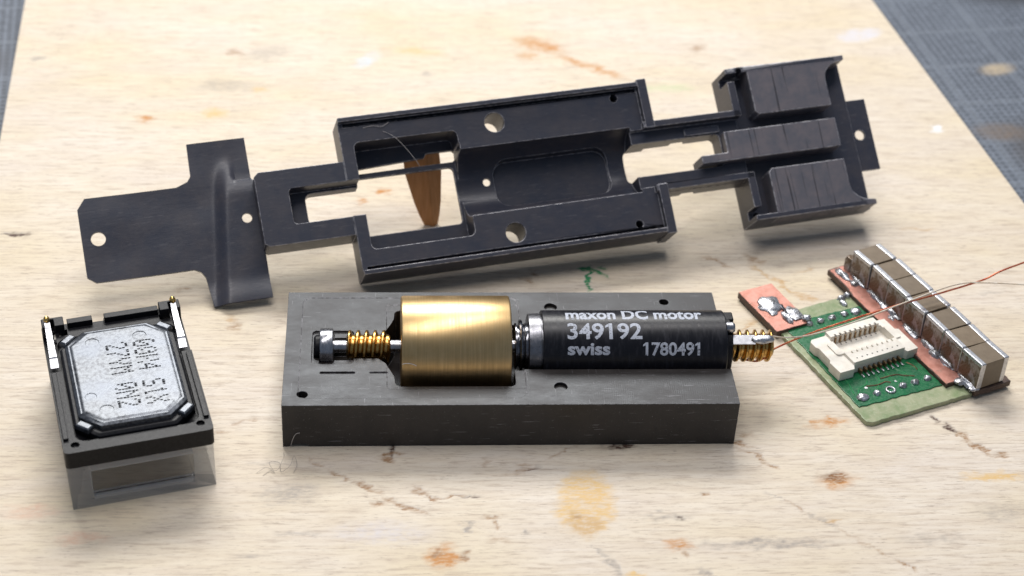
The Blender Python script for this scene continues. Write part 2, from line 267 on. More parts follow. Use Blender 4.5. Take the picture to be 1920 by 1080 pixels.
# ------------------------------------------------------------------ the setting: plywood board lying on a cutting mat
STAINS = [
(6.3,-7.9,4.29,2.86,81,'yel',0.55,0.5),(5.9,-10.7,1.91,1.66,-166,'tan',0.45,0.3),(5.3,-9.3,0.95,0.41,-180,'brn',0.5,0.1),(-6.7,-14.4,1.92,1.74,85,'org',0.85,0.1),(-7.1,-13.7,0.9,0.46,88,'brn',0.8,0.2),
(-5,-14.3,1,0.42,-128,'brn',0.7,0.2),(29.7,-4.7,1.71,0.86,-177,'drk',0.9,0.1),(29.9,-5.1,2.32,1.42,-174,'org',0.45,0.1),(13.8,-13.2,1.52,1.04,-174,'org',0.6,0.1),(14.4,-14.3,0.81,0.3,129,'brn',0.6,0.2),
(9.9,-16.8,1.38,0.5,180,'yel',0.8,0.2),(8.3,76.9,4.22,2.21,157,'org',0.6,0.1),(12.4,72.8,3.43,1.23,139,'org',0.5,0.1),(15.9,70.5,4,1.13,144,'org',0.5,0.1),(6.4,74,2.05,1.38,-175,'org',0.4,0.1),
(-7.5,75.1,4.76,1.38,170,'yel',0.4,0.1),(28.7,76.6,1.31,1.08,-152,'brn',0.55,0.1),(-30.2,74.3,1.47,1.36,165,'brn',0.5,0.1),(-26.2,74,4.19,2.34,-152,'gry',0.35,0.1),(-39.6,57.9,1.37,1.08,172,'org',0.6,0.1),
(-31.7,59.3,2.01,1.71,172,'yel',0.55,0.1),(-26.4,65,1.28,1.02,178,'yel',0.5,0.1),(-30.9,65.9,5.77,1.8,-179,'gry',0.35,0.1),(-11.7,42.8,1.07,0.97,-177,'org',0.7,0.2),(-14.2,40.6,0.94,0.85,-180,'org',0.5,0.2),
(-53.9,72.3,1.68,0.8,179,'gry',0.5,0.1),(-6.2,69,0.93,0.79,-172,'gry',0.5,0.1),(-13.6,72.6,2.99,1.24,-128,'blu',0.5,0.1),(51.1,80.6,3.7,1.79,-155,'lil',0.6,0.4),(55.4,57.2,1.13,0.82,-157,'wht',0.8,0.4),
(23.5,66.3,4.69,1.18,-178,'grn2',0.4,0.2),(44.9,-4.7,3.79,0.87,-180,'yel',0.6,0.2),(44.1,-9.5,3.51,1.9,-174,'gry',0.3,0.1),(-20,-6.2,3.77,1.8,-173,'gry',0.45,0.1),(21.9,-13.2,8.09,0.79,-179,'gry',0.6,0.1),
(13.4,-9.6,2.87,0.61,180,'gry',0.5,0.1),(14.5,-9.8,0.67,0.52,100,'drk',0.5,0.1),(-11,-0.3,1.62,0.25,90,'drk',0.9,0.3),(-11.1,-1.1,1.29,0.43,-168,'brn',0.9,0.2),(-11.5,-1.9,0.9,0.35,163,'brn',0.7,0.2),
(-18,-2.2,1.6,0.24,137,'brn',0.5,0.1),(-15.6,-4,1.79,0.32,148,'brn',0.6,0.1),(-13.2,-5.4,1.84,0.37,141,'brn',0.75,0.1),(-11,-7.4,1.15,0.25,145,'brn',0.8,0.2),(-9.6,-8.2,1.27,0.4,158,'brn',0.8,0.2),
(-8.2,-8.9,0.82,0.25,144,'brn',0.6,0.1),(-12.1,-7.6,1.04,0.48,179,'brn',0.75,0.1),(-8.4,-6.2,1.33,0.59,148,'brn',0.7,0.1),(-7.4,-7.2,1.06,0.31,140,'brn',0.8,0.2),(-6,-6.9,1.67,0.2,-164,'brn',0.7,0.3),
(-4.1,-6.8,1.43,0.14,179,'drk',0.6,0.3),(-2,-9.5,1.13,0.4,172,'brn',0.85,0.2),(-1.8,-10.2,1.06,0.24,92,'brn',0.85,0.2),(-1.8,-12.3,1.12,0.59,163,'brn',0.45,0.1),(-4.5,-10.8,0.99,0.35,107,'gry',0.8,0.3),
(0.5,-11.4,0.6,0.47,81,'gry',0.8,0.1),(0.9,-3.3,2.04,0.48,-163,'brn',0.5,0.1),(1.9,-3.2,1.11,0.28,-166,'drk',0.5,0.1),(4.8,-1,2.47,0.2,-148,'brn',0.5,0.1),(-2.7,-2.5,0.69,0.51,-178,'brn',0.5,0.1),
(21.6,0,1.78,0.31,161,'brn',0.85,0.1),(22.1,-1,1.28,0.38,161,'brn',0.5,0.1),(22.9,-1.7,1.25,0.29,137,'brn',0.8,0.2),(23.8,-3,1.2,0.37,145,'brn',0.85,0.2),(22.2,1.3,1.03,0.68,-173,'brn',0.5,0.1),
(23.5,-7.1,1.48,0.21,141,'gry',0.5,0.1),(25.1,-8.5,2.25,0.28,141,'brn',0.45,0.1),(27.2,-10.3,1.92,0.34,141,'gry',0.6,0.1),(29.3,-12,1.9,0.2,139,'brn',0.4,0.1),(31.2,-14,2.15,0.2,139,'brn',0.45,0.1),
(33.6,-16,1.84,0.26,139,'brn',0.6,0.1),(28.2,-10.4,1.77,0.2,-176,'tan',0.5,0.1),(41.1,3.5,0.89,0.37,120,'drk',0.8,0.2),(42.1,2.2,0.95,0.38,129,'drk',0.8,0.2),(43,1,0.84,0.45,125,'brn',0.7,0.2),
(44.3,-0.7,1.76,0.37,128,'brn',0.85,0.2),(45.8,-1.8,1.34,0.45,-179,'brn',0.6,0.1),(7.1,-14.3,1.67,0.32,116,'gry',0.6,0.1),(7.9,-15.9,1.97,0.45,106,'gry',0.6,0.1),(15.7,-16.4,0.86,0.57,85,'gry',0.7,0.1),
(17.4,-6.7,0.68,0.21,-180,'brn',0.7,0.2),(10.3,-0.2,2.5,0.52,180,'drk',0.7,0.1),(30.7,3,2.73,0.66,-168,'org',0.5,0.1),(28.2,29.7,1.57,0.95,137,'brn',0.6,0.1),(28.6,27.4,1.92,0.52,129,'tan',0.7,0.1),
(30.5,25,2.58,0.59,125,'tan',0.75,0.1),(32.5,22.9,1.38,0.83,139,'tan',0.8,0.1),(23.2,29.9,1.26,0.5,172,'brn',0.55,0.1),(24.3,29.2,2.47,0.28,138,'brn',0.5,0.1),(25,17.7,2.09,0.21,-143,'tan',0.7,0.1),
(26.2,18.6,1.23,0.71,-175,'tan',0.5,0.1),(33.3,27.6,1.72,0.34,-156,'tan',0.4,0.1),(-26.6,18.1,1.4,0.84,96,'brn',0.5,0.1),(-27.2,19.3,0.74,0.44,178,'tan',0.5,0.1),(-24.9,3.6,2.02,0.3,-157,'brn',0.5,0.1),
(-27,2.3,1,0.29,171,'brn',0.6,0.1),(-29.4,2,0.68,0.3,178,'gry',0.4,0.1),(-50.6,34.1,1.89,0.3,-180,'drk',0.9,0.3),(-29,22.7,1.62,0.81,179,'gry',0.3,0.1),(-31.9,24.5,1.3,0.55,-165,'brn',0.5,0.1),
(2.9,26,1.8,0.44,146,'brn',0.55,0.1),(4,26.9,0.86,0.51,84,'brn',0.5,0.1),(10.3,76.2,0.98,0.83,-162,'org',0.4,0.1),(9.8,26.3,2.48,0.28,84,'grn',0.95,0.5),(9.5,28.1,1.04,0.38,-172,'grn',0.9,0.3),
(11,27.4,1.57,0.33,132,'grn',0.7,0.3),(11.4,28.1,0.61,0.27,143,'grn',0.5,0.3),(-19.2,-11.3,2.77,0.33,179,'gry',0.4,0.1),(-23.1,-13.8,2.27,0.25,179,'gry',0.35,0.1),(-11.8,-11.4,5.56,1.84,179,'lil2',0.35,0.1),
(36.8,-12.8,4.33,0.67,179,'gry',0.3,0.1),(-37.8,-11.7,2.72,0.9,178,'pnk',0.5,0.1),(-42.4,-8.3,3.22,1.33,177,'pnk',0.5,0.1),(-22.4,-2.3,2.89,0.43,179,'gry',0.3,0.1),(52.3,23.6,1.82,0.36,-171,'gry',0.4,0.1),
(47.5,35.5,3.03,0.42,-179,'tan',0.4,0.1),
]
t = NT('worn_plywood')
ga = t.noise(t.map((.16,1.7,1)), 1, 6, .62, dist=.2)
gb = t.noise(t.map((.30,3.2,1), loc=(3,7,0)), 1, 6, .7, dist=.2)
gc = t.noise(t.map((.7,6.5,1), loc=(9,1,0)), 1, 5, .68)
bl = t.noise(t.map((.035,.07,1)), 1, 4, .55); bl2 = t.noise(t.map((.05,.16,1), loc=(30,12,0)), 1, 4, .6)
c = t.mix(t.mr(bl,.35,.65), (.67,.57,.405), (.71,.635,.535))
c = t.mix(t.mr(bl2,.45,.7,0,.6), c, (.64,.565,.50))
c = t.mix(t.mr(ga,.40,.62,0,.42), c, (.55,.445,.33))
c = t.mix(t.mr(gb,.52,.64,0,.62), c, (.40,.315,.245))
c = t.mix(t.mr(gc,.56,.68,0,.6), c, (.32,.25,.20))
c = t.mix(t.mr(t.noise(t.map((.5,2.2,1), loc=(2,5,0)),1,5,.7),.66,.74,0,.5), c, (.34,.27,.225))
pores = t.mr(t.noise(t.map((.55,5.5,1), loc=(40,3,0)),1,3,.6),.655,.71); c = t.mix(t.math('MULTIPLY', pores, .7), c, (.20,.14,.105))
SC = {'yel':(.66,.45,.20),'tan':(.50,.33,.17),'brn':(.33,.20,.11),'org':(.50,.22,.055),'drk':(.075,.038,.026),'gry':(.36,.315,.27),'blu':(.55,.62,.68),'lil':(.62,.60,.63),
      'lil2':(.58,.55,.57),'wht':(.76,.75,.75),'grn':(.015,.22,.08),'grn2':(.50,.55,.33),'pnk':(.62,.42,.30)}
rag = t.mr(t.noise(t.map((1.2,3.2,1)), 1.6, 5, .72), .34, .60, .55, 1.5)
at = t.n.new('ShaderNodeAttribute'); at.attribute_name = 'stain'
f = t.math('MULTIPLY', at.outputs['Alpha'], rag); f.node.use_clamp = True
c = t.mix(f, c, at.outputs['Color'])
h = t.math('ADD', t.math('MULTIPLY', gb, -.6), t.math('MULTIPLY', gc, -.5))
t.set(Base_Color=c, Roughness=t.mr(gb,.3,.7,.5,.66), Specular_IOR_Level=.35); t.bump(h,.45,.10); MT['ply'] = t.m

# the board's top is a fine sheet: stains are stored on it as a colour layer, knife cuts and dents are pressed into it
def vnoise(x, y, seed):
    g = np.random.default_rng(seed).random((64,64)); xi = np.floor(x).astype(int); yi = np.floor(y).astype(int); fx = x-xi; fy = y-yi
    fx = fx*fx*(3-2*fx); fy = fy*fy*(3-2*fy); q = lambda i,j: g[(yi+j)%64,(xi+i)%64]
    return (q(0,0)*(1-fx)+q(1,0)*fx)*(1-fy)+(q(0,1)*(1-fx)+q(1,1)*fx)*fy-.5
yl = np.concatenate([[-62,-45,-30],np.arange(-22,40,.16),np.arange(40,95,.22),[100,110,132]]); nx = 500
tx = np.linspace(0,1,nx); ee = .25/115
xl = -46.8+(-61.4+46.8)*(yl+62)/194; xr = 74+(49.9-74)*(yl+62)/194
X = xl[:,None]+(xr-xl)[:,None]*tx[None,:]; Y = np.repeat(yl[:,None],nx,1)
DX = 1.0*vnoise(X*1.1,Y*1.9,1)+.5*vnoise(X*2.7,Y*4.5,2)+.22*vnoise(X*6,Y*9,3); DY = .8*vnoise(X*1.1,Y*1.9,4)+.4*vnoise(X*2.7,Y*4.5,5)+.2*vnoise(X*6,Y*9,6)
RG = np.clip(1.0+1.1*vnoise(X*1.3,Y*5,7)+.9*vnoise(X*3,Y*9,8),.1,1.3)
COL = np.zeros(X.shape+(3,))+.5; ALP = np.zeros(X.shape); DEP = np.zeros(X.shape)
for (x,y,rx,ry,a,k,st,so) in STAINS:
    ca,sa = math.cos(R(a)),math.sin(R(a)); w_ = min(1,ry/.5)*.8+.2
    dx = X+DX*w_-x; dy = Y+DY*w_-y
    d = np.hypot((dx*ca+dy*sa)/(rx*1.12), (-dx*sa+dy*ca)/(max(ry,.14)*1.12))
    f = np.clip((1-d)/(1-so*1.4*.9),0,1); f = f*f*(3-2*f)*st*RG*(1.0 if k=='brn' else 1.15); f = np.clip(f,0,1)
    if k in ('brn','drk') and st >= .5: DEP = np.maximum(DEP, f*.09)
    na = f+ALP*(1-f); wgt = np.where(na>1e-6, f/np.maximum(na,1e-6), 0)[...,None]
    COL = COL*(1-wgt)+np.array(SC[k])*wgt; ALP = na
Z = -DEP; Z[0]=Z[-1]=0
ny = len(yl); vt = np.stack([X,Y,Z],-1).reshape(-1,3)
idx = np.arange(ny*nx).reshape(ny,nx)
fc = np.stack([idx[:-1,:-1],idx[:-1,1:],idx[1:,1:],idx[1:,:-1]],-1).reshape(-1,4)
rim = np.concatenate([idx[0,:],idx[1:,-1],idx[-1,-2::-1],idx[-2:0:-1,0]]); lower = vt[rim].copy(); lower[:,2] = -4.0
nb = len(vt); m_ = len(rim); low = nb+np.arange(m_)
sk = np.stack([low,np.roll(low,-1),np.roll(rim,-1),rim],-1)
me = bpy.data.meshes.new('plywood_board'); me.from_pydata((np.concatenate([vt,lower])*S).tolist(), [], fc.tolist()+sk.tolist()+[low[::-1].tolist()])
la = me.attributes.new('stain','FLOAT_COLOR','POINT')
la.data.foreach_set('color', np.concatenate([np.concatenate([COL.reshape(-1,3),ALP.reshape(-1,1)],1), np.zeros((m_,4))]).astype(np.float32).ravel())
me.shade_smooth(); me.set_sharp_from_angle(angle=R(60)); me.materials.append(MT['ply'])
o = bpy.data.objects.new('plywood_board', me); C.objects.link(o); o['kind'] = 'structure'

t = NT('cutting_mat'); v = t.map(rot=(0,0,R(-7)))
sx = t.n.new('ShaderNodeSeparateXYZ'); t.l.new(v, sx.inputs[0])
def grid(step, width):
    out = None
    for ax in (0,1):
        f = t.math('ABSOLUTE', t.math('SUBTRACT', t.math('FRACT', t.math('DIVIDE', sx.outputs[ax], step)), .5))
        f = t.math('LESS_THAN', f, width/step/2)
        out = f if out is None else t.math('MAXIMUM', out, f)
    return out
n = t.noise(t.P, .09, 5, .6); n2 = t.noise(t.P, 1.0, 4, .6)
c = t.mix(t.mr(n,.35,.65), (.045,.053,.068), (.075,.088,.108))
c = t.mix(t.math('MULTIPLY', grid(.95,.36), t.mr(n2,.3,.6,.25,.9)), c, (.17,.195,.24))
c = t.mix(t.math('MULTIPLY', grid(9.5,.7), .35), c, (.19,.215,.25))
for (x,y,rx,ry,a,col,st) in ((73,57,9,12,20,(.055,.045,.04),.95),(66,63,5,3,0,(.16,.12,.09),.7),(70,79,3.5,2,20,(.45,.36,.24),.8),(78,104,26,9,-12,(.02,.02,.022),.95),(-63,78,6,6,0,(.06,.06,.07),.7)):  # the wide near-black ellipse is a shadow painted into the mat's colour
    m = t.map((rx,ry,1e3),(x,y,0),(0,0,R(a)),None,'TEXTURE'); ln = t.n.new('ShaderNodeVectorMath'); ln.operation='LENGTH'; t.l.new(m, ln.inputs[0])
    c = t.mix(t.math('MULTIPLY', t.mr(ln.outputs['Value'],.3,1,st,0,True), t.mr(n2,.25,.6,.4,1.1)), c, col)
t.set(Base_Color=c, Roughness=.5); t.bump(n2,.2,.04)
o = part('cutting_mat', prism(rrect(-190,-90,210,230,6), -7.0, -4.004), t.m, None, bevel=.3); o['kind'] = 'structure'

# ------------------------------------------------------------------ grey milled block
H, YC, ZC = 4.95, 8.575, 4.95
blk = thing('machined_block', 'grey milled metal block with long trough holding the motor and brass flywheel', 'metal block')
cuts = [(prism(rrect(-19.55,1.0,1.4,16.25,.9,6), H-.07, H+1), D),
        (prism(rrect(-11.45,2.35,1.40,15.2,.35), H-.13, H+1), D),
        (prism(rrect(-18.5,6.05,-14.55,11.1,.45,5), H-.3, H+1), D),
        (prism(rrect(-17.8,6.3,-16.4,10.85,.1), H-.55, H+1), D),
        (prism(rrect(-18.3,6.88,-11.0,10.27,.5,5), 2.4, H+1), D),
        (prism([(-12.25,6.88),(-11.6,6.2),(-11.1,5.1),(-10.75,4.2),(-10.68,3.3),(-10.55,2.98),(-10.1,2.8),(.05,2.8),(.38,2.95),(.47,3.3),(.47,13.85),(.38,14.2),(.05,14.35),(-10.1,14.35),(-10.55,14.2),(-10.68,13.85),(-10.75,12.95),(-11.1,12.05),(-11.6,10.95),(-12.25,10.27)], .09, H+1), D),
        (lathe_x([(.3,3.48),(22,3.48)], YC, ZC, 64), D),
        (prism(rrect(-17.67,4.6,-14.39,4.92,.155,5), H-.28, H+1), D),
        (prism(rrect(-13.08,4.62,-11.3,4.9,.135,5), H-.22, H+1), D),
        (prism(circ(-19.17,1.62,.5), 1.5, H+1), D),
        (prism(circ(15.94,15.56,.47), 1.5, H+1), D),
        (prism(circ(4.6,14.72,.62), 1.5, H+1), D), (prism(circ(4.6,2.55,.62), 1.5, H+1), D),
        (box(-20.3,-.5,-1,-18.7,.7,.28), D)]
part('block_body', box(-21,0,0,21,17.15,H), MT['block'], blk, cuts, bevel=.045, seg=1, edge=MT['edge_b'], clamp=False)
for (x,y) in ((4.6,14.72),(4.6,2.55)):        # screw threads inside the two tapped holes
    prof = [(-3.2,.30)]
    bm = bmesh.new()
    for k in range(6): lathe_z([(.61,H-.35-k*.3),(.5,H-.42-k*.3),(.61,H-.49-k*.3)], x, y, 20, bm)
    part('hole_thread', bm, MT['block'], blk)

# ------------------------------------------------------------------ motor, shaft, flywheel, worms, wires: one assembly lying in the block
mot = thing('dc_motor', 'small black DC motor with white lettering, brass flywheel and worms on its shaft', 'motor')
RM = 3.41
part('motor_can', lathe_x([(3.15,RM-.06),(3.2,RM),(4.2,RM),(20.5,RM),(20.6,RM-.08)], YC, ZC, 96), MT['motor'], mot)
part('front_collar', lathe_x([(1.85,2.9),(1.9,3.08),(2.55,3.12),(3.0,3.12),(3.05,2.95),(3.2,2.95)], YC, ZC, 64), MT['collar'], mot)
part('threaded_nose', lathe_x([(.62,1.9),(.66,2.2),(.8,2.22),(.86,1.95),(.98,1.95),(1.05,2.5),(1.18,2.55),(1.32,2.5),(1.38,2.15),(1.5,2.12),(1.62,2.2),(1.84,2.2),(1.86,2.0),(1.9,2.0)], YC, ZC, 64), MT['dsteel'], mot)
part('end_cap', lathe_x([(20.55,2.6),(20.62,2.95),(21.05,2.95),(21.15,2.8),(21.2,2.2),(21.35,2.1),(21.4,1.2)], YC, ZC, 64), MT['plastic'], mot,
     cuts=[(box(20.3,7.0,6.9,21.9,8.2,9), D)], bevel=.03, seg=1)
part('brush_clip', box(20.35,YC+.3,ZC+2.35,21.5,YC+1.5,ZC+2.95), MT['plastic'], mot, bevel=.12)
part('brush_clip', lathe_x([(20.6,.55),(21.3,.55),(21.5,.4)], YC-.4, ZC+2.5, 20), MT['steel'], mot)
part('shaft', lathe_x([(-18.15,.35),(-18.1,.62),(-17.7,.62),(-17.68,.62),(-11.0,.62),(.7,.62),(.75,.5)], YC, ZC, 40), MT['steel'], mot)
part('shaft_tip', lathe_x([(-18.3,.9),(-18.1,1.1),(-17.76,1.15)], YC, ZC, 32), MT['plastic'], mot)
part('bearing', lathe_x([(-17.74,1.55),(-17.7,1.68),(-17.62,1.72),(-16.58,1.72),(-16.5,1.68),(-16.47,1.5),(-16.4,.8)], YC, ZC, 64), MT['steel'], mot)
part('flywheel', lathe_x([(-10.14,.9),(-10.14,4.55),(-10.08,4.74),(-9.95,4.8),(-.07,4.8),(.06,4.74),(.12,4.55),(.12,.9)], YC, ZC, 128), MT['brass'], mot)
def worm(x0, x1, pitch, root, tip, hand=1, n=56, dx=.035):
    bm = bmesh.new(); m = int((x1-x0)/dx); rings = []
    for i in range(m+1):
        x = x0+(x1-x0)*i/m; e = min(1, (x-x0)/.18, (x1-x)/.18); ring = []
        for j in range(n):
            th = 2*math.pi*j/n; f = (x/pitch - hand*j/n) % 1.0
            q = abs(f-.5)*2; pr = max(0, min(1, (q-.34)/.42))
            r = root+(tip-root)*pr*e; r -= (1-e)*.18
            ring.append(bm.verts.new((x, YC-r*math.cos(th), ZC+r*math.sin(th))))
        rings.append(ring)
    for a,b in zip(rings, rings[1:]):
        for j in range(n): bm.faces.new((a[j],a[(j+1)%n],b[(j+1)%n],b[j]))
    bm.faces.new(rings[0][::-1]); bm.faces.new(rings[-1]); bmesh.ops.recalc_face_normals(bm, faces=bm.faces)
    return bm
part('worm_gear', worm(-15.25,-11.1,.80,1.12,1.56), MT['worm'], mot, smooth=60)
part('worm_gear', worm(21.42,25.5,.76,1.16,1.56), MT['worm'], mot, smooth=60)
# terminal tab and its solder: a bent tin strip leaning over the rear worm
tb = bmesh.new(); add_prism(tb, rect(20.7,-.5,23.5,.5), -.06, .06)
tmx = Matrix.Translation((0,7.5,6.5)) @ Matrix.Rotation(R(26),4,'X')
tb.transform(tmx); tab = part('terminal_tab', tb, MT['tin'], mot, bevel=.03)
sb = blob(24.2,.03,.02,1.15,.46,.3,3,.22); sb.transform(tmx); part('solder', sb, MT['solder'], tab, smooth=80)
part('red_wire', tube([(21.3,9.3,3.3),(22.8,8.7,3.22),(24.3,7.8,3.7),(25.86,9.05,4.1),(30.07,11.69,4.0),(34.66,13.48,4.4),(39.86,15.27,4.9),(43.14,16.47,5.0),(48.87,18.56,5.4),(51.23,19.49,6.0),(56.21,21.52,6.5),(62,24,6.9)], .095, 10, 8), MT['redwire'], mot, smooth=80)
part('bare_wire', tube([(24.6,7.95,6.45),(25.4,8.42,6.2),(26.83,8.6,5.9),(29.49,9.77,5.3),(34.26,12.1,5.05),(40.31,15.14,5.25),(45.87,17.74,5.45),(49.2,17.92,5.6),(55.0,17.11,5.8),(62,16.2,6)], .075, 8, 8), MT['slvwire'], mot, smooth=80)
# lettering wrapped round the can
def text_bm(body, bold):
    cu = bpy.data.curves.new('txt','FONT'); cu.body = body; cu.size = 1; cu.offset = bold; cu.resolution_u = 4
    o = bpy.data.objects.new('txt', cu); C.objects.link(o); dg = bpy.context.evaluated_depsgraph_get()
    me = bpy.data.meshes.new_from_object(o.evaluated_get(dg)); bm = bmesh.new(); bm.from_mesh(me)
    bpy.data.objects.remove(o); bpy.data.curves.remove(cu); bpy.data.meshes.remove(me)
    bmesh.ops.remove_doubles(bm, verts=bm.verts, dist=1e-5)
    return bm
def wrap_text(body, x0, x1, th0, th1, bold, ref=None):
    """th in degrees above the horizontal facing the viewer's side; th0 = letters' base, th1 = their top"""
    bm = text_bm(body, bold)
    if body[0].isdigit():                    # give the plain bar of the digit 1 its flag
        bm.verts.ensure_lookup_table(); seen = set(); H_ = max(v.co.y for v in bm.verts)
        for v0 in list(bm.verts):
            if v0 in seen: continue
            st = [v0]; isl = []
            seen.add(v0)
            while st:
                q = st.pop(); isl.append(q)
                for e in q.link_edges:
                    o_ = e.other_vert(q)
                    if o_ not in seen: seen.add(o_); st.append(o_)
            l,r_ = min(q.co.x for q in isl),max(q.co.x for q in isl); b_,t_ = min(q.co.y for q in isl),max(q.co.y for q in isl)
            if (r_-l) < .3*(t_-b_):
                hh = t_-b_; bm.faces.new([bm.verts.new(c_) for c_ in ((l+.01,t_,0),(l+.01,t_-.2*hh,0),(l-.2*hh,t_-.30*hh,0),(l-.2*hh,t_-.17*hh,0))])
    xs = [v.co.x for v in bm.verts]; ys = [v.co.y for v in bm.verts]
    a,b = min(xs),max(xs); lo,hi = min(ys),max(ys)
    for v in bm.verts: v.co.x = x0+(v.co.x-a)/(b-a)*(x1-x0); v.co.y = (v.co.y-lo)/(hi-lo)*(th1-th0)+th0; v.co.z = 0
    k = th0+1.2
    while k < th1:
        bmesh.ops.bisect_plane(bm, geom=bm.verts[:]+bm.edges[:]+bm.faces[:], plane_co=(0,k,0), plane_no=(0,1,0)); k += 1.2
    for v in bm.verts:
        th = R(v.co.y); rr = RM+.012; v.co = Vector((v.co.x, YC-rr*math.cos(th), ZC+rr*math.sin(th)))
    bmesh.ops.recalc_face_normals(bm, faces=bm.faces)
    return bm
V0 = 38.4
part('lettering', wrap_text('maxon DC motor', 5.35,18.35,V0+46.5,V0+75,.032), MT['print'], mot)
part('lettering', wrap_text('349192', 5.4,12.45,V0+10,V0+38.6,.02), MT['print'], mot)
part('lettering', wrap_text('swiss', 5.4,9.4,V0-14.8,V0+4.5,.034), MT['print'], mot)
part('lettering', wrap_text('1780491', 12.5,17.9,V0-16.1,V0+5.6,.026), MT['print'], mot)

# ------------------------------------------------------------------ blackened frame leaning on a wedge
KF = 0.968/0.975
U = Vector((.976833,.213084,.019813)); V = Vector((-.172993,.731746,.659259)); N = Vector((.125980,-.647413,.751655))
FO = CAM+(Vector((-15.0589,29.1955,8.3490))-CAM)*KF
frm = bpy.data.objects.new('chassis_frame', None); C.objects.link(frm); frm.empty_display_size = .002
frm['label'] = 'blackened metal locomotive chassis frame with window cut-outs, propped up at a slant'; frm['category'] = 'chassis frame'
fm = Matrix((U,V,N)).transposed().to_4x4(); fm.translation = FO*S; frm.matrix_world = fm
TB = -4.6
deck = -.7
out = [(0,-8.42),(33.3,-8.42),(33.3,8.42),(0,8.42)]
body = prism(out, TB, deck)
cuts = [(prism([(-9.4,-3.6),(-8.9,-3.95),(.5,-3.95),(.5,3.95),(-8.9,3.95),(-9.4,3.5)], TB, deck-.2), U_),
        (prism(rect(32.9,-3.9,43.6,3.9), -3.7, -1.25), U_),
        (prism(rect(32.6,3.2,43.8,3.88), -3.4, 0), U_), (prism(rect(32.6,-3.88,43.8,-3.2), -3.4, 0), U_),
        (prism(rect(32.8,3.21,33.82,8.66), TB+.2, .08), U_), (prism(rect(32.8,-8.66,33.82,-3.21), TB+.2, .08), U_),
        (prism(rect(.0,7.95,33,8.42), -2, 0), U_), (prism(rect(.0,-8.42,33,-7.95), -2, 0), U_),
        (prism(rect(.5,7.5,32.7,7.94), -1.7, 1), D), (prism(rect(.5,-7.94,32.7,-7.5), -1.7, 1), D),
        (prism(rrect(1.35,-5.75,12.35,5.75,.6,5), -4.1, 1), D),
        (prism(rrect(1.35,-3.55,12.0,2.7,.5,5), TB-1, 1), D),
        (prism([(1.7,3.25),(12.1,3.3),(12.4,3.5),(12.45,4.3),(12.2,4.55),(9.4,4.55),(9.1,4.1),(1.7,3.75)], TB-1, 1), D),
        (prism(rrect(-6.1,-1.95,3,1.85,.45,5), -3.0, 1), D), (prism(rrect(-4.3,-1.85,3,1.55,.7,6), TB-1, 1), D),
        (lathe_x([(12.0,3.62),(31.2,3.62)], 0, deck, 64), D),
        (prism(rrect(16.2,-2.6,29.0,2.6,1.5,8), deck-3.85, 0), D),
        (prism(rrect(30.9,-1.82,41.2,1.82,.55,5), TB-1, 1), D),
        (prism(rect(31,-3.2,33.5,3.2), deck-.55, 1), D),
        (prism(circ(16.6,6.08,1.07,32), TB-1, 1), D), (prism(circ(16.6,-6.08,1.07,32), TB-1, 1), D),
        (prism(circ(30.1,7.06,.42), -3, 1), D), (prism(circ(30.1,-7.06,.42), -3, 1), D),
        (prism(circ(15.4,.6,.4), TB-1, 1), D),
        (prism([(36.2,-5),(37.8,-5),(37.8,5),(36.2,5)], -5, -2.9), D)]
part('frame_body', body, MT['black'], frm, cuts, bevel=.06, seg=1, scale=KF, edge=MT['edge_w'], clamp=False)
# head with its lips, floor and three raised pads
head = prism(rect(43.0,-8.6,57.4,8.6), TB, -2.5)
cuts = [(prism(rect(43.0,8.05,56.0,8.6), -3, 0), U_), (prism(rect(43.0,-8.6,56.0,-8.05), -3, 0), U_),
        (prism(rect(43.0,3.2,43.85,7.12), -3, 0), U_), (prism(rect(43.0,-7.12,43.85,-3.2), -3, 0), U_),
        (prism(rect(42,7.12,45.0,8.04), -2.0, 1), D), (prism(circ(44.6,8.25,.35), -2, 1), D), (prism(circ(44.0,-7.6,.35), -4, 1), D)]
part('head_plate', head, MT['black'], frm, cuts, bevel=.06, seg=1, scale=KF, edge=MT['edge_w'], clamp=False)
arc = [(54.45+2.25*(1-math.cos(R(a))), 6.1+1.9*math.sin(R(a))) for a in (0,15,30,45,60,75,90)]
padp = [(45.9,3.1),(54.45,3.1)]+arc+[(57.1,8.1),(57.1,8.62),(45.5,8.62),(45.5,3.5)]
part('pad', prism(padp, -2.6, -.02), MT['pad'], frm, bevel=.085, scale=KF, edge=MT['edge_w'])
part('pad', prism([(x,-y) for x,y in padp], -2.6, -.02), MT['pad'], frm, bevel=.085, scale=KF, edge=MT['edge_w'])
part('pad', prism([(38.3,-1.62),(54.5,-1.62),(54.5,1.62),(41.35,1.62),(41.35,-.72),(38.3,-.72)], -3.2, -.02), MT['pad'], frm, bevel=.085, scale=KF, edge=MT['edge_w'])
part('ledge', prism([(37.3,1.95),(41.3,1.95),(41.3,2.75),(37.3,2.75)], -3.2, -1.0), MT['black'], frm, bevel=.07, scale=KF, edge=MT['edge_w'])
part('end_tab', prism([(57.3,-4.15),(59.85,-4.15),(59.85,4.1),(57.3,4.1)], -3.3, -2.9), MT['black'], frm, cuts=[(prism(circ(58.35,0,.58), -5, 0), D)], bevel=.05, scale=KF, edge=MT['edge_w'])
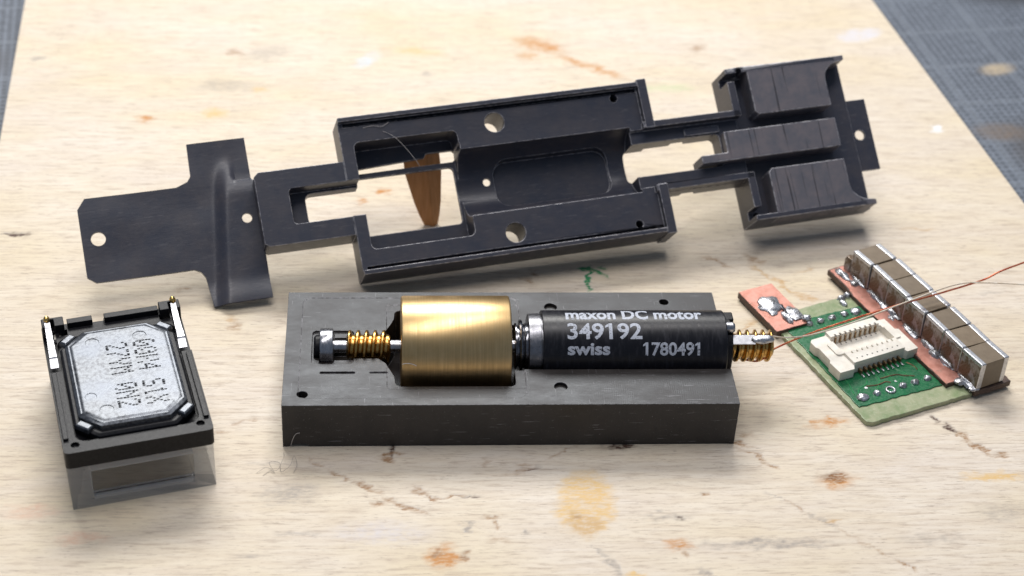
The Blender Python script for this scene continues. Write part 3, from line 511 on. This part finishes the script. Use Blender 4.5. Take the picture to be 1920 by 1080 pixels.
# thin end plate with its two wings and pressed ridge
def inside(x,y,P):
    r = False
    for i in range(len(P)):
        (x1,y1),(x2,y2) = P[i],P[i-1]
        if (y1>y)!=(y2>y) and x < (x2-x1)*(y-y1)/(y2-y1)+x1: r = not r
    return r
PL = [(-26.4,-4.55),(-16.6,-4.55),(-15.95,-4.85),(-15.55,-5.5),(-15.45,-6.4),(-15.2,-8.75),(-9.25,-8.75),(-9.2,-3),(-9.25,3.95),(-9.4,4.15),(-9.4,8.75),(-15.4,8.75),(-15.5,5.3),(-15.9,4.75),(-17.1,4.3),(-26.4,4.3),(-27.25,3.2),(-27.25,-3.9)]
bm = prism(PL, -4.35, -3.95)
for (cx,cy,r_) in ((-25.6,-.05,.72),(-10.5,-.05,.55)): pass
cuts = [(prism(circ(-25.6,-.05,.74,28), -6, 0), D), (prism(circ(-10.5,-.05,.52,24), -6, 0), D)]
me = tomesh(bm, cuts, 0, smooth=0, name='end_plate', scale=1/S)
b2 = bmesh.new(); b2.from_mesh(me); bpy.data.meshes.remove(me)
for k in np.arange(-26.9,-9.2,.3): bmesh.ops.bisect_plane(b2, geom=b2.verts[:]+b2.edges[:]+b2.faces[:], plane_co=(k,0,0), plane_no=(1,0,0))
for k in np.arange(-8.5,8.7,.4): bmesh.ops.bisect_plane(b2, geom=b2.verts[:]+b2.edges[:]+b2.faces[:], plane_co=(0,k,0), plane_no=(0,1,0))
def sst(a,b,x): x = max(0,min(1,(x-a)/(b-a))); return x*x*(3-2*x)
for v in b2.verts:
    x,y = v.co.x, v.co.y
    # ridge that rises towards the frame; the upper right corner is left flat
    rid = sst(-13.9,-12.5,x-.13*y)
    k = 1-sst(4.05,4.35,y)*sst(-11.4,-11.1,x)
    k *= 1-sst(2.5,7.2,y)
    v.co.z += 0.8*rid*k + .10*mnoise.noise(Vector((x*.25,y*.25,0))) + .22*sst(-19,-27,x) + .34*sst(-6.0,-8.75,y)
me = tomesh(b2, (), 0, smooth=30, name='end_plate', scale=KF)
part('end_plate', me, MT['black'], frm)

# wedge that props the frame
prp = bmesh.new(); lv = []
def under(x,y): return FO.z+(-4.57-N.x*(x-FO.x)-N.y*(y-FO.y))/N.z      # underside of the leaning frame
for z,q in ((0,[(-7.3,36.0),(-6.25,35.7),(-5.7,36.2),(-6.6,36.8)]),(1.2,[(-7.9,36.3),(-6.4,35.8),(-5.5,36.6),(-6.8,37.4)]),(2.6,[(-8.45,36.6),(-6.5,35.9),(-5.4,36.9),(-7,38)]),(6.1,[(-9.5,37),(-6.95,36.3),(-5.4,37.6),(-7.6,39)]),(None,[(-9.9,37.4),(-7.1,36.9),(-5.9,38.1),(-8,39.6)])):
    lv.append([prp.verts.new((x,y,under(x,y)+.03 if z is None else z)) for x,y in q])
for a,b in zip(lv,lv[1:]):
    for j in range(4): prp.faces.new((a[j],a[(j+1)%4],b[(j+1)%4],b[j]))
prp.faces.new(lv[0][::-1]); prp.faces.new(lv[-1]); bmesh.ops.recalc_face_normals(prp, faces=prp.faces)
o = part('prop_wedge', prp, MT['prop'], None, bevel=.15)
o['label'] = 'reddish brown tapered wooden wedge standing behind the window of the chassis frame'; o['category'] = 'wedge'

# ------------------------------------------------------------------ speaker on its clear sound box
spk = thing('speaker', 'small rectangular speaker with silver metal back on a clear plastic box', 'speaker', (-38.844,-8.125,0), 14.5)
part('sound_box', box(0,0,0,12.55,18.2,4.85), MT['acrylic'], spk, cuts=[(prism(rrect(1.9,.9,10.75,17.0,.3,4), -1, 4.1), D),(prism(rect(1.9,-1,10.75,2), 1.15, 4.1), D)], bevel=.11, edge=MT['edge_a'])
part('window_pane', box(1.92,.35,1.17,10.73,.6,4.08), MT['pane'], spk)
part('membrane', box(2.2,1.2,4.0,10.4,16.5,4.09), MT['edge'], spk)
cuts = [(prism(rrect(1.0,1.2,11.75,16.0,1.0,4), 6.05, 9), D),
        (box(-1,11.2,5.9,1.0,17.2,9), D), (box(11.75,11.4,5.9,14,17.4,9), D), (box(1.3,16.4,5.8,2.1,17.3,9), D), (box(10.6,16.6,5.8,11.6,17.4,9), D),
        (box(4.55,17.1,6.2,5.55,19,9), D), (box(1.7,17.4,6.45,10.6,19,9), D), (box(-1,4.6,4,.35,5.4,5.9), D),
        (prism(circ(11.7,1.0,.38,20), 6.3, 9), D), (prism(circ(.9,.9,.38,20), 6.3, 9), D)]
part('housing', prism(rrect(-.15,-.1,12.7,18.35,.45,4), 4.86, 6.6), MT['plastic'], spk, cuts, bevel=.06)
for x0,x1 in ((0.0,.45),(12.1,12.55)): part('side_rib', box(x0,1.6,6.55,x1,10.9,6.85), MT['plastic'], spk, bevel=.05)
part('rear_rail', box(2.2,17.45,6.4,4.5,18.2,7.15), MT['plastic'], spk, bevel=.06)
part('rear_rail', box(5.6,17.45,6.4,10.6,18.2,7.15), MT['plastic'], spk, bevel=.06)
part('corner_block', box(-.1,16.9,6.3,1.9,18.25,7.5), MT['plastic'], spk, cuts=[(box(.3,16,6.2,1.0,18.0,9), D)], bevel=.08)
part('corner_block', box(10.7,16.9,6.3,12.65,18.25,7.5), MT['plastic'], spk, cuts=[(box(11.6,16,6.2,12.3,18.0,9), D)], bevel=.08)
def octa(x0,y0,x1,y1,c): return [(x0+c,y0),(x1-c,y0),(x1,y0+c),(x1,y1-c),(x1-c,y1),(x0+c,y1),(x0,y1-c),(x0,y0+c)]
def loft(levels, cap=True):
    bm = bmesh.new(); Rg = [[bm.verts.new((x,y,z)) for x,y in P] for P,z in levels]
    for a,b in zip(Rg,Rg[1:]):
        for j in range(len(a)): bm.faces.new((a[j],a[(j+1)%len(a)],b[(j+1)%len(a)],b[j]))
    bm.faces.new(Rg[0][::-1]); bm.faces.new(Rg[-1]); bmesh.ops.recalc_face_normals(bm, faces=bm.faces); return bm
part('magnet_frame', loft([(octa(1.1,1.25,11.6,15.9,1.9),6.0),(octa(1.1,1.25,11.6,15.9,1.9),6.75),(octa(1.3,1.5,11.4,15.7,1.8),6.95)]), MT['plastic'], spk, bevel=.06)
can = part('metal_back', loft([(octa(1.55,1.85,11.1,15.5,1.75),6.9),(octa(1.6,1.9,11.05,15.45,1.75),7.35),(octa(1.85,2.15,10.8,15.2,1.65),7.52),(octa(2.05,2.35,10.6,15.0,1.6),7.5),(octa(2.3,2.6,10.35,14.75,1.5),7.62)]), MT['can'], spk, bevel=.05,
     cuts=[(lathe_z([(.62,7.56),(.62,8.5)],4.0,13.4,24), D),(lathe_z([(.62,7.56),(.62,8.5)],8.3,13.45,24), D),(lathe_z([(.62,7.56),(.62,8.5)],4.05,3.7,24), D),(lathe_z([(.5,7.575),(.5,8.5)],2.95,5.75,24), D)])
for (x,y,a) in ((1.95,2.55,-45),(10.75,2.6,45),(1.95,14.9,45),(10.7,14.85,-45)):
    b = loft([(rect(-.75,-.42,.75,.42),-.35),(rect(-.72,-.38,.72,.38),.05),(rect(-.6,-.25,.6,.25),.16)])
    b.transform(Matrix.Translation((x,y,7.15)) @ Matrix.Rotation(R(a),4,'Z')); part('corner_clip', b, MT['can'], spk, bevel=.04)
def spring(x, y0, y1):
    b = bmesh.new(); prof = [(y0,6.45),(y0+.8,6.75),(y0+1.0,7.0),(y0+1.35,6.98),(y0+1.7,7.15),(y0+2.0,7.05),(y0+2.9,7.0),(y1-.6,7.35),(y1,7.75)]
    vs = []
    for i,(y,z) in enumerate(prof):
        wd = .38-.03*i/2
        vs.append([b.verts.new((x-wd,y,z)),b.verts.new((x+wd,y,z)),b.verts.new((x+wd,y,z-.1)),b.verts.new((x-wd,y,z-.1))])
    for p,q in zip(vs,vs[1:]):
        for j in range(4): b.faces.new((p[j],p[(j+1)%4],q[(j+1)%4],q[j]))
    b.faces.new(vs[0][::-1]); b.faces.new(vs[-1]); bmesh.ops.recalc_face_normals(b, faces=b.faces); return b
for x,y0,y1 in ((.42,12.0,17.3),(12.05,12.1,17.45)):
    s_ = part('contact_spring', spring(x,y0,y1), MT['tin'], spk, bevel=.02, seg=1)
    part('contact_tip', blob(x,y1+.25,7.85,.3,.36,.4,2,.06), MT['gold'], s_, smooth=80)
for x,y in ((1.15,16.85),(11.3,16.9)): part('solder_pad', box(x-.33,y-.38,5.6,x+.33,y+.38,6.25), MT['ivory'], spk, bevel=.04)
# dot-matrix print, two lines running down the metal back
F5 = {'0':'0E11131519110E','1':'040C040404040E','2':'0E11010204081F','4':'02060A121F0202','5':'1F101E0101110E','7':'1F010204080808','8':'0E11110E11110E','C':'0E11101010110E','H':'1111111F111111','K':'11121418141211','L':'1010101010101F','M':'111B1515111111','N':'11191513111111','S':'0F10100E01011E','T':'1F040404040404','X':'11110A040A1111','Y':'1111110A040404','Z':'1F01020408101F',' ':'00000000000000'}
def dots(txt, xb, y0, px, py):
    bm = bmesh.new(); z = 7.626; yy = y0
    for ch in txt:
        rows = [int(F5[ch][2*i:2*i+2],16) for i in range(7)]
        for r_,bits in enumerate(rows):
            for cidx in range(5):
                if bits>>(4-cidx)&1 and random.random() > .07:
                    cx = xb+(6-r_)*px; cy = yy-cidx*py
                    jx,jy = random.uniform(-.02,.02),random.uniform(-.02,.02)
                    vs = [bm.verts.new((cx+jx+.135*math.cos(a)*1.1, cy+jy+.09*math.sin(a), z)) for a in (k*math.pi/4 for k in range(8))]
                    bm.faces.new(vs)
        yy -= py*6.2
    return bm
part('printed_code', dots('00H4 S1X', 7.65, 12.6, .29, .19), MT['ink'], can, smooth=0)
part('printed_code', dots('27YM 0N2', 5.2, 12.7, .29, .19), MT['ink'], can, smooth=0)

# ------------------------------------------------------------------ circuit board with connector and capacitors
pcb = thing('circuit_board', 'small green circuit board with white connector and a row of seven capacitors', 'circuit board', (34.26,2.132,0), 23)
def ragged(pts, amp, step=.35):
    out = []
    for i in range(len(pts)):
        a,b = Vector(pts[i]),Vector(pts[(i+1)%len(pts)]); n_ = max(1,int((b-a).length/step)); nr = Vector((-(b-a).y,(b-a).x)).normalized()
        for k in range(n_):
            q = a+(b-a)*k/n_; out.append(tuple(q+(nr*random.uniform(-amp,amp) if k else nr*0)))
    return out
part('base_board', prism(ragged([(.0,.35),(.5,0),(12.2,-.35),(12.2,17.9),(3.2,17.9),(3.2,17.0),(.1,16.8)],.05), 0, .55), MT['fr4'], pcb, bevel=.08)
part('green_layer', prism(ragged([(.55,2.3),(4,2.1),(10.15,1.75),(10.15,15.7),(6.5,15.95),(3.6,16.0),(.9,15.4)],.07), .45, .66), MT['green'], pcb, bevel=.05)
part('copper_tab', prism(rect(-.5,15.1,3.6,22.4), .2, .92), MT['edge'], pcb, bevel=.06)
tabc = part('copper_layer', prism(ragged(rect(-.45,15.15,3.55,22.35),.03), .9, .96), MT['copper'], pcb)
part('capacitor_strip', prism(ragged([(10.2,1.3),(12.2,1.4),(12.2,-.7),(16.55,-.75),(16.55,22.2),(10.5,22.0),(10.5,18.6),(10.2,17.0)],.05), .35, 1.0), MT['edge'], pcb, bevel=.06)
part('copper_layer', prism(ragged([(10.25,1.4),(12.35,1.5),(12.35,21.9),(10.6,21.8),(10.6,18.6),(10.25,17.0)],.05), .99, 1.05), MT['copper'], pcb)
# capacitors: brown ceramic brick, two tinned ends
ccx0, cl, cw, chh = 12.25, 3.45, 2.97, 3.08
cer = tomesh(box(.5,.06,.02,cl-.5,cw-.06,chh-.05), (), .06, 2, name='capacitor'); cer.materials.append(MT['cap'])
ts = bmesh.new(); add_prism(ts, rect(0,.02,.62,cw-.02), 0, chh); tm_ = tomesh(ts, (), .12, 2, name='terminal'); tm_.materials.append(MT['term'])
fl = tomesh(box(-.035,.1,.0,.03,cw-.1,2.72), (), .02, 1, name='flux_film'); fl.materials.append(MT['flux'])
for i in range(7):
    y = -.62+i*3.0; jx = random.uniform(-.1,.1)+(.12 if i==0 else 0); ja = R(random.uniform(-2.2,2.2)); 
    cp = part('capacitor', cer, MT['cap'], pcb, loc=(ccx0+jx,y,1.08+random.uniform(-.03,.08)), rot=(R(random.uniform(-1,1)),0,ja))
    part('terminal', tm_, MT['term'], cp); t2 = part('terminal', tm_, MT['term'], cp, loc=(cl,cw,0), rot=(0,0,math.pi))
    part('flux_film', fl, MT['flux'], cp)
    part('solder', blob(ccx0+.02,y+cw*.5,1.06,.42,1.25,.34,i+5,.45), MT['solder'], pcb, smooth=80)
part('end_chip', loft([(rrect(12.15,20.6,13.2,21.7,.3),1.0),(rrect(12.15,20.6,13.2,21.7,.3),2.2),(rrect(12.35,20.7,13.0,21.6,.25),2.6)]), MT['flux'], pcb, bevel=.08)
for (x,y,rx,ry,rz,sd) in ((11.4,20.6,.45,1.3,.35,2),(11.6,18.7,.5,.5,.4,3),(1.25,19.2,1.2,1.3,.3,4),(2.75,17.0,.85,1.15,.3,9),(1.7,16.6,.4,.9,.4,14),(3.5,15.7,.55,.45,.45,15),(.9,17.9,.5,.4,.2,16),(12.1,14.2,.45,.8,.4,17),(12.0,5.6,.5,.7,.45,18),(11.6,12.3,.3,.5,.2,19),(9.2,17.6,.45,.35,.3,6),(9.98,17.7,.4,.4,.4,7),(8.9,16.8,.3,.55,.3,8),(12.0,9.6,.4,1.2,.3,11),(11.9,1.2,.7,.5,.3,12),(12.4,-.2,.6,.5,.25,13)):
    zb = 1.0 if (x>10.2 or x<4) else .6
    part('solder', blob(x,y,zb,rx,ry,rz,sd,.35), MT['solder'], pcb, smooth=80)
b = box(-.13,-.95,0,.13,.95,.12); b.transform(Matrix.Translation((2.05,17.7,1.2)) @ Matrix.Rotation(R(-14),4,'Z') @ Matrix.Rotation(R(-6),4,'X')); part('lead', b, MT['dsteel'], pcb, bevel=.03)
for i,(x,y) in enumerate(((1.7,3.3),(3.35,3.25),(4.88,3.15),(6.4,3.2),(7.85,3.15),(9.35,3.15),(3.55,15.2),(4.86,15.1),(6.31,15.1),(7.83,15.1),(9.17,15.0))):
    big = .62 if i in (0,10) else .42
    if i == 2:
        part('solder_ring', tube([(x+.42*math.cos(a),y+.42*math.sin(a),.7) for a in np.linspace(0,2*math.pi,13)], .13, 8, 3), MT['solder'], pcb, smooth=80)
    else: part('solder', blob(x,y,.66,big,big*.85,.36,i+20,.3), MT['solder'], pcb, smooth=80)
part('trace', tube([(3.0,4.6,.655),(4.2,4.3,.655),(5.2,4.4,.655),(5.6,4.1,.655)], .09, 6, 3), MT['contact'], pcb)
part('trace', tube([(5.0,5.0,.655),(6.8,4.9,.655),(7.4,4.5,.655),(8.4,4.0,.655)], .09, 6, 3), MT['contact'], pcb)
part('trace', tube([(9.0,6.1,.655),(9.3,5.4,.655),(9.3,4.7,.655)], .08, 6, 3), MT['contact'], pcb)
for k,(pp) in enumerate(([(3.7,5.7),(3.3,4.9),(2.2,4.6),(1.6,3.9)],[(4.9,5.7),(4.8,4.9),(4.0,4.0),(3.6,3.6)],[(6.1,5.7),(6.1,4.6),(6.5,3.8)],[(7.3,5.7),(7.7,5.0),(8.0,3.8)],[(8.3,5.7),(9.2,5.2),(9.5,3.8)],[(1.0,10),(1.6,8),(1.7,6),(1.2,4)],[(3.6,12.9),(3.5,14.6)],[(4.8,12.9),(4.9,14.6)],[(6.0,12.9),(6.3,14.6)],[(7.2,12.9),(7.8,14.6)])):
    part('trace', tube([(x,y,.64) for x,y in pp], .075, 6, 3), MT['trace'], pcb)
part('via', lathe_z([(.16,.6),(.16,.69)],2.85,4.4,12), MT['tin'], pcb); part('via', lathe_z([(.13,.6),(.13,.68)],6.2,4.1,12), MT['tin'], pcb)
# ivory connector with its socket, ridges, contacts and pins
co = [(.95,6.3),(2.6,6.25),(2.9,6.75),(9.0,6.8),(9.2,6.45),(10.5,6.5),(10.55,9.8),(10.2,10.0),(10.2,11.75),(9.1,11.85),(8.85,12.2),(3.3,12.15),(2.9,11.8),(1.3,11.8),(1.0,11.5),(1.0,10.6),(1.2,10.3),(1.15,8.3),(.9,8.0)]
con = part('connector', prism(co, .72, 1.75), MT['ivory'], pcb, cuts=[
      (prism(rrect(2.9,6.78,9.1,8.6,.1), 1.5, 2.05), U_), (prism(rrect(3.1,11.0,9.0,12.12,.1), 1.5, 2.05), U_),
      (prism(rrect(2.2,8.55,3.2,10.6,.3), 1.5, 1.9), U_), (prism(rrect(9.0,8.55,10.0,10.6,.3), 1.5, 1.9), U_),
      (prism(rrect(3.0,8.5,9.2,11.1,.12), 1.05, 3), D)]+[(box(3.55+i*.61,8.1,1.6,3.75+i*.61,8.52,3), D) for i in range(9)]+[(box(3.6+i*.61,10.95,1.2,3.82+i*.61,11.35,3), D) for i in range(9)], bevel=.05, seg=1)
pin = tomesh(box(-.1,0,0,.1,.55,.16), (), .04, 1, name='pin'); pin.materials.append(MT['tin'])
leg = tomesh(box(-.1,0,0,.1,.62,.5), (), .03, 1, name='pin_bend'); leg.materials.append(MT['contact'])
inn = tomesh(box(-.09,-.1,0,.09,.09,.8), (), .03, 1, name='contact'); inn.materials.append(MT['contact'])
hol = tomesh(prism(circ(0,0,.085,10),0,.006), (), 0, name='slot_shade'); hol.materials.append(MT['dark'])  # flat dark disc, paints the shade of a hole without cutting one
dsh = tomesh(prism(rect(-.17,-.05,.17,.05),0,.006), (), 0, name='slot_mark'); dsh.materials.append(MT['dark'])
for i in range(9):
    x = 3.62+i*.59
    part('pin', pin, MT['tin'], con, loc=(x,5.72,.66)); part('pin_bend', leg, MT['contact'], con, loc=(x,6.22,.7))
    part('contact', inn, MT['contact'], con, loc=(3.71+i*.61,11.05,1.06)); part('slot_shade', hol, MT['dark'], con, loc=(3.6+i*.61,7.3,2.047))
    part('slot_shade', hol, MT['dark'], con, loc=(3.7+i*.61,10.75,1.053))
for i in range(9): part('pin', pin, MT['tin'], con, loc=(3.62+i*.59,12.15,.66))

# ------------------------------------------------------------------ lint
def lint(pts, r, mat, label):
    o = part('lint_fibre', tube(pts, r, 5, 6), MT[mat], None, smooth=80); o['label'] = label; o['category'] = 'fibre'
tang = [(-23.2,-3.6,.05),(-22.3,-3.1,.3),(-21.6,-3.6,.1),(-22.1,-2.7,.5),(-21.2,-2.5,.3),(-21.0,-3.5,.12),(-20.2,-3.1,.5),(-19.9,-1.9,.6),(-19.6,-2.8,.3),(-19.9,-3.6,.06)]
lint(tang, .015, 'lint', 'tangled dark hair lying on the board before the grey block')
lint([(-22.6,-3.9,.05),(-21.9,-3.3,.1),(-21.3,-3.5,.35),(-20.9,-2.6,.7),(-20.8,-1.6,.4),(-20.9,-.9,.06)], .014, 'lint', 'single loose hair curving up from the tangled hair')
lint([(-20.25,-.06,.2),(-20.1,-.12,.9),(-19.8,-.1,1.6),(-19.4,-.09,1.75)], .028, 'lintw', 'pale fibre clinging to the front face of the grey block')
lint([(-10.05,YC-4.62,ZC+1.55),(-9.6,YC-4.58,ZC+1.62),(-9.1,YC-4.62,ZC+1.55),(-8.75,YC-4.68,ZC+1.4)], .035, 'lintw', 'pale short fibre stuck to the brass flywheel')
def floc(u,v,n): return tuple(FO+(U*u+V*v+N*n)*KF)
lint([floc(4.6,6.6,-.62),floc(5.6,5.9,-.55),floc(6.6,4.6,-.6),floc(7.5,3.2,-.9),floc(7.9,2.5,-1.2)], .018, 'lintw', 'pale hair stretched across the window of the chassis frame')
lint([floc(2.6,7.2,-.64),floc(3.6,7.3,-.6),floc(4.6,7.1,-.5),floc(5.4,7.5,-.58)], .025, 'lintw', 'pale fibre on the upper rail of the chassis frame')
